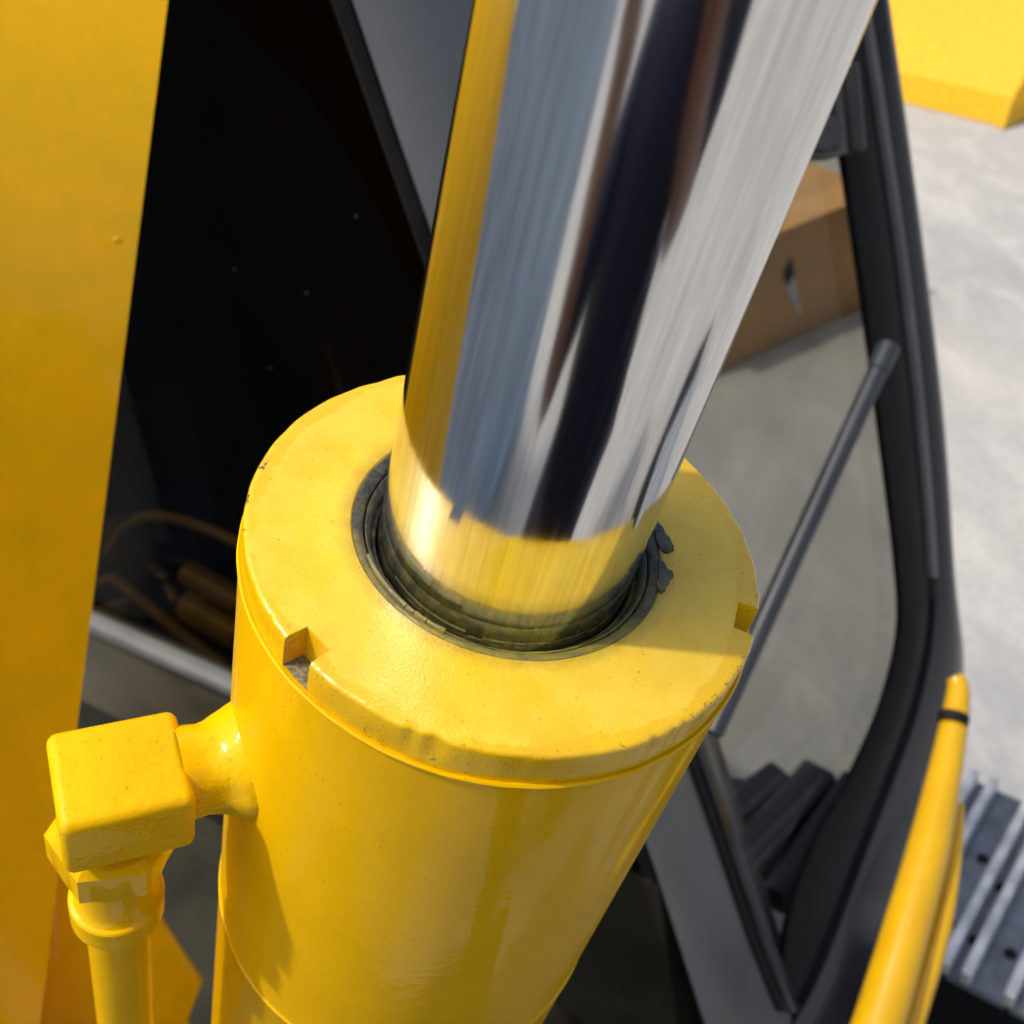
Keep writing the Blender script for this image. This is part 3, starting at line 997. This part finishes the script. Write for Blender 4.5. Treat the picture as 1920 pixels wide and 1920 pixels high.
# ------------------------------------------------------------------ photographer, seen only in the chrome
M_SKIN = plain('skin', (0.22, 0.105, 0.07), 0.55, 0, 0.1, 30)
M_NAVY = plain('navy_cloth', (0.010, 0.014, 0.032), 0.85, 0, 0.25, 60, 0.0004, 0, 0.2)
M_HAIR = plain('dark_hair', (0.012, 0.009, 0.007), 0.6, 0, 0.3, 80)
def skin_mesh(name, joints, bones, mat, parent=None, level=2):
    names = list(joints)
    me = bpy.data.meshes.new(name)
    me.from_pydata([joints[k][0] for k in names], [(names.index(a), names.index(b)) for a, b in bones], [])
    o = link(name, me, mat, parent, Matrix.Identity(4))
    m = o.modifiers.new('skin', 'SKIN')
    m.use_smooth_shade = True
    for i, k in enumerate(names):
        r = joints[k][1]
        o.data.skin_vertices[0].data[i].radius = (r, r) if not isinstance(r, tuple) else r
    o.data.skin_vertices[0].data[0].use_root = True
    s = o.modifiers.new('sub', 'SUBSURF')
    s.levels = s.render_levels = level
    return o
px, py = -0.055, -0.36
J = {'pelvis': ((px, py, .93), .13), 'waist': ((px, py, 1.08), .12), 'chest': ((px, py + .01, 1.30), .145), 'neck0': ((px, py + .01, 1.44), .06),
     'neck': ((px, py + .03, 1.51), .052), 'jaw': ((px, py + .055, 1.57), .068), 'skull': ((px, py + .045, 1.66), .088), 'crown': ((px, py + .04, 1.73), .06)}
Bn = [('pelvis', 'waist'), ('waist', 'chest'), ('chest', 'neck0'), ('neck0', 'neck'), ('neck', 'jaw'), ('jaw', 'skull'), ('skull', 'crown')]
for sgn, sd in ((-1, 'l'), (1, 'r')):
    J.update({sd + 'hip': ((px + sgn * .09, py, .88), .085), sd + 'knee': ((px + sgn * .11, py + .02, .50), .055), sd + 'ankle': ((px + sgn * .12, py, .09), .038), sd + 'toe': ((px + sgn * .14, py + .15, .035), .032),
              sd + 'sh': ((px + sgn * .18, py, 1.40), .058), sd + 'elb': ((px + sgn * .205, py + .15, 1.22), .034), sd + 'wr': ((px + sgn * .105, py + .29, 1.47), .022), sd + 'palm': ((px + sgn * .088, py + .30, 1.545), .024)})
    Bn += [('pelvis', sd + 'hip'), (sd + 'hip', sd + 'knee'), (sd + 'knee', sd + 'ankle'), (sd + 'ankle', sd + 'toe'), ('chest', sd + 'sh'), (sd + 'sh', sd + 'elb'), (sd + 'elb', sd + 'wr'), (sd + 'wr', sd + 'palm')]
    for k, (dx, dz, dy) in enumerate(((-.004, .062, .012), (-.012, .05, .02), (-.014, .034, .024), (-.012, .018, .026))):
        J[sd + 'f%d' % k] = ((px + sgn * (.088 + .008 - k * .0), py + .30 + dy, 1.545 + dz * .7), .009)
        J[sd + 'g%d' % k] = ((px + sgn * (.082), py + .30 + dy + .02, 1.548 + dz), .008)
        Bn += [(sd + 'palm', sd + 'f%d' % k), (sd + 'f%d' % k, sd + 'g%d' % k)]
    J[sd + 'th'] = ((px + sgn * .062, py + .345, 1.57), .010)
    J[sd + 'tp'] = ((px + sgn * .048, py + .36, 1.60), .009)
    Bn += [(sd + 'palm', sd + 'th'), (sd + 'th', sd + 'tp')]
person = skin_mesh('person', J, Bn, M_SKIN)
person['label'] = 'person in navy clothes holding a phone up in both hands'
person['category'] = 'person'
grow = lambda ks, d: {k: (J[k][0], J[k][1] + d) for k in ks}
sh = grow(['chest', 'waist', 'pelvis', 'neck0', 'lsh', 'rsh'], .035)
for sgn, sd in ((-1, 'l'), (1, 'r')):
    a, b = Vector(J[sd + 'sh'][0]), Vector(J[sd + 'elb'][0])
    sh[sd + 'slv'] = (a.lerp(b, .95), .062)
sh['neck0'] = (J['neck0'][0], .066)
skin_mesh('shirt', sh, [('chest', 'waist'), ('waist', 'pelvis'), ('chest', 'neck0'), ('chest', 'lsh'), ('chest', 'rsh'), ('lsh', 'lslv'), ('rsh', 'rslv')], M_NAVY, person)
skin_mesh('trousers', grow(['pelvis', 'lhip', 'rhip', 'lknee', 'rknee', 'lankle', 'rankle'], .026), [('pelvis', 'lhip'), ('pelvis', 'rhip'), ('lhip', 'lknee'), ('rhip', 'rknee'), ('lknee', 'lankle'), ('rknee', 'rankle')], M_NAVY, person)
for sd in 'lr':
    skin_mesh('shoe', grow([sd + 'ankle', sd + 'toe'], .012), [(sd + 'ankle', sd + 'toe')], M_RUB, person)
bm = bmesh.new()
bmesh.ops.create_uvsphere(bm, u_segments=24, v_segments=16, radius=1, matrix=Matrix.Translation((px, py + .03, 1.695)) @ Matrix.Diagonal((.094, .105, .085, 1)))
finish(bm, 'hair', M_HAIR, person)
for x in (-.032, .032):
    bm = bmesh.new()
    bmesh.ops.create_uvsphere(bm, u_segments=12, v_segments=8, radius=.011, matrix=Matrix.Translation((px + x, py + .128, 1.655)))
    finish(bm, 'eye', M_CARDIN, person)
bm = bmesh.new()
bmesh.ops.create_cone(bm, segments=12, radius1=.018, radius2=.006, depth=.045, cap_ends=True, matrix=Matrix.Translation((px, py + .138, 1.63)) @ Matrix.Rotation(R(15), 4, 'X'))
finish(bm, 'nose', M_SKIN, person)
ph = thing('smartphone', 'black smartphone held up by the person in navy', 'phone', W((0, 0, -.012)))
Mp = Matrix.Translation(W((0, .03, -.0115))) @ Matrix((D((1, 0, 0)), D((0, 1, 0)), D((0, 0, 1)))).transposed().to_4x4()
bm = bmesh.new()
add_box(bm, Mp, .075, .155, .008, .0035, 3)
finish(bm, 'case', M_BLACK, ph, None, sharp=60)
bm = bmesh.new()
add_box(bm, Mp @ Matrix.Translation((0, -.05, .0045)), .03, .03, .001, .0004, 1)
finish(bm, 'lens_plate', M_RUB, ph)

# made-up ribbed box to the left, added for the bluish band in the chrome
M_PLATE = plain('pale_blue_paint', (0.60, 0.67, 0.74), 0.5, 0.1, 0.2, 5, 0.0006, dust=0.3)
cont = thing('chrome_reflector', 'pale blue grey ribbed box added to the left for the bluish band in the chrome', 'reflector', (-3.2, -.35, 0))
mc_ = Matrix.Translation((-2.0, -.25, 0)) @ Matrix.Rotation(R(6), 4, 'Z')
bm = bmesh.new()
pts = []
nr = 17
for i in range(nr):
    y0 = -1.25 + 2.45 * i / nr
    w = 2.45 / nr
    pts += [(0, y0), (0, y0 + w * .38), (-.03, y0 + w * .5), (-.03, y0 + w * .88)]
pts.append((0, 1.2))
lo = [bm.verts.new(mc_ @ Vector((x, y, .12))) for x, y in pts]
hi = [bm.verts.new(mc_ @ Vector((x, y, 2.3))) for x, y in pts]
lb = [bm.verts.new(mc_ @ Vector((-2.4, y, .12))) for y in (1.2, -1.25)]
hb = [bm.verts.new(mc_ @ Vector((-2.4, y, 2.3))) for y in (1.2, -1.25)]
L_, H_ = lo + lb, hi + hb
for i in range(len(L_)):
    j = (i + 1) % len(L_)
    bm.faces.new((L_[i], L_[j], H_[j], H_[i]))
bm.faces.new(H_)
bm.faces.new(L_[::-1])
finish(bm, 'reflector_wall', M_PLATE, cont, None, smooth=False)
bm = bmesh.new()
add_box(bm, mc_ @ Matrix.Translation((-1.2, -.025, .06)), 2.46, 2.51, .12, .008, 2)
finish(bm, 'base_rail', M_PLATE, cont, None, sharp=40)
bm = bmesh.new()
add_box(bm, mc_ @ Matrix.Translation((-1.2, -.025, 2.34)), 2.46, 2.51, .08, .008, 2)
finish(bm, 'top_rail', M_PLATE, cont, None, sharp=40)
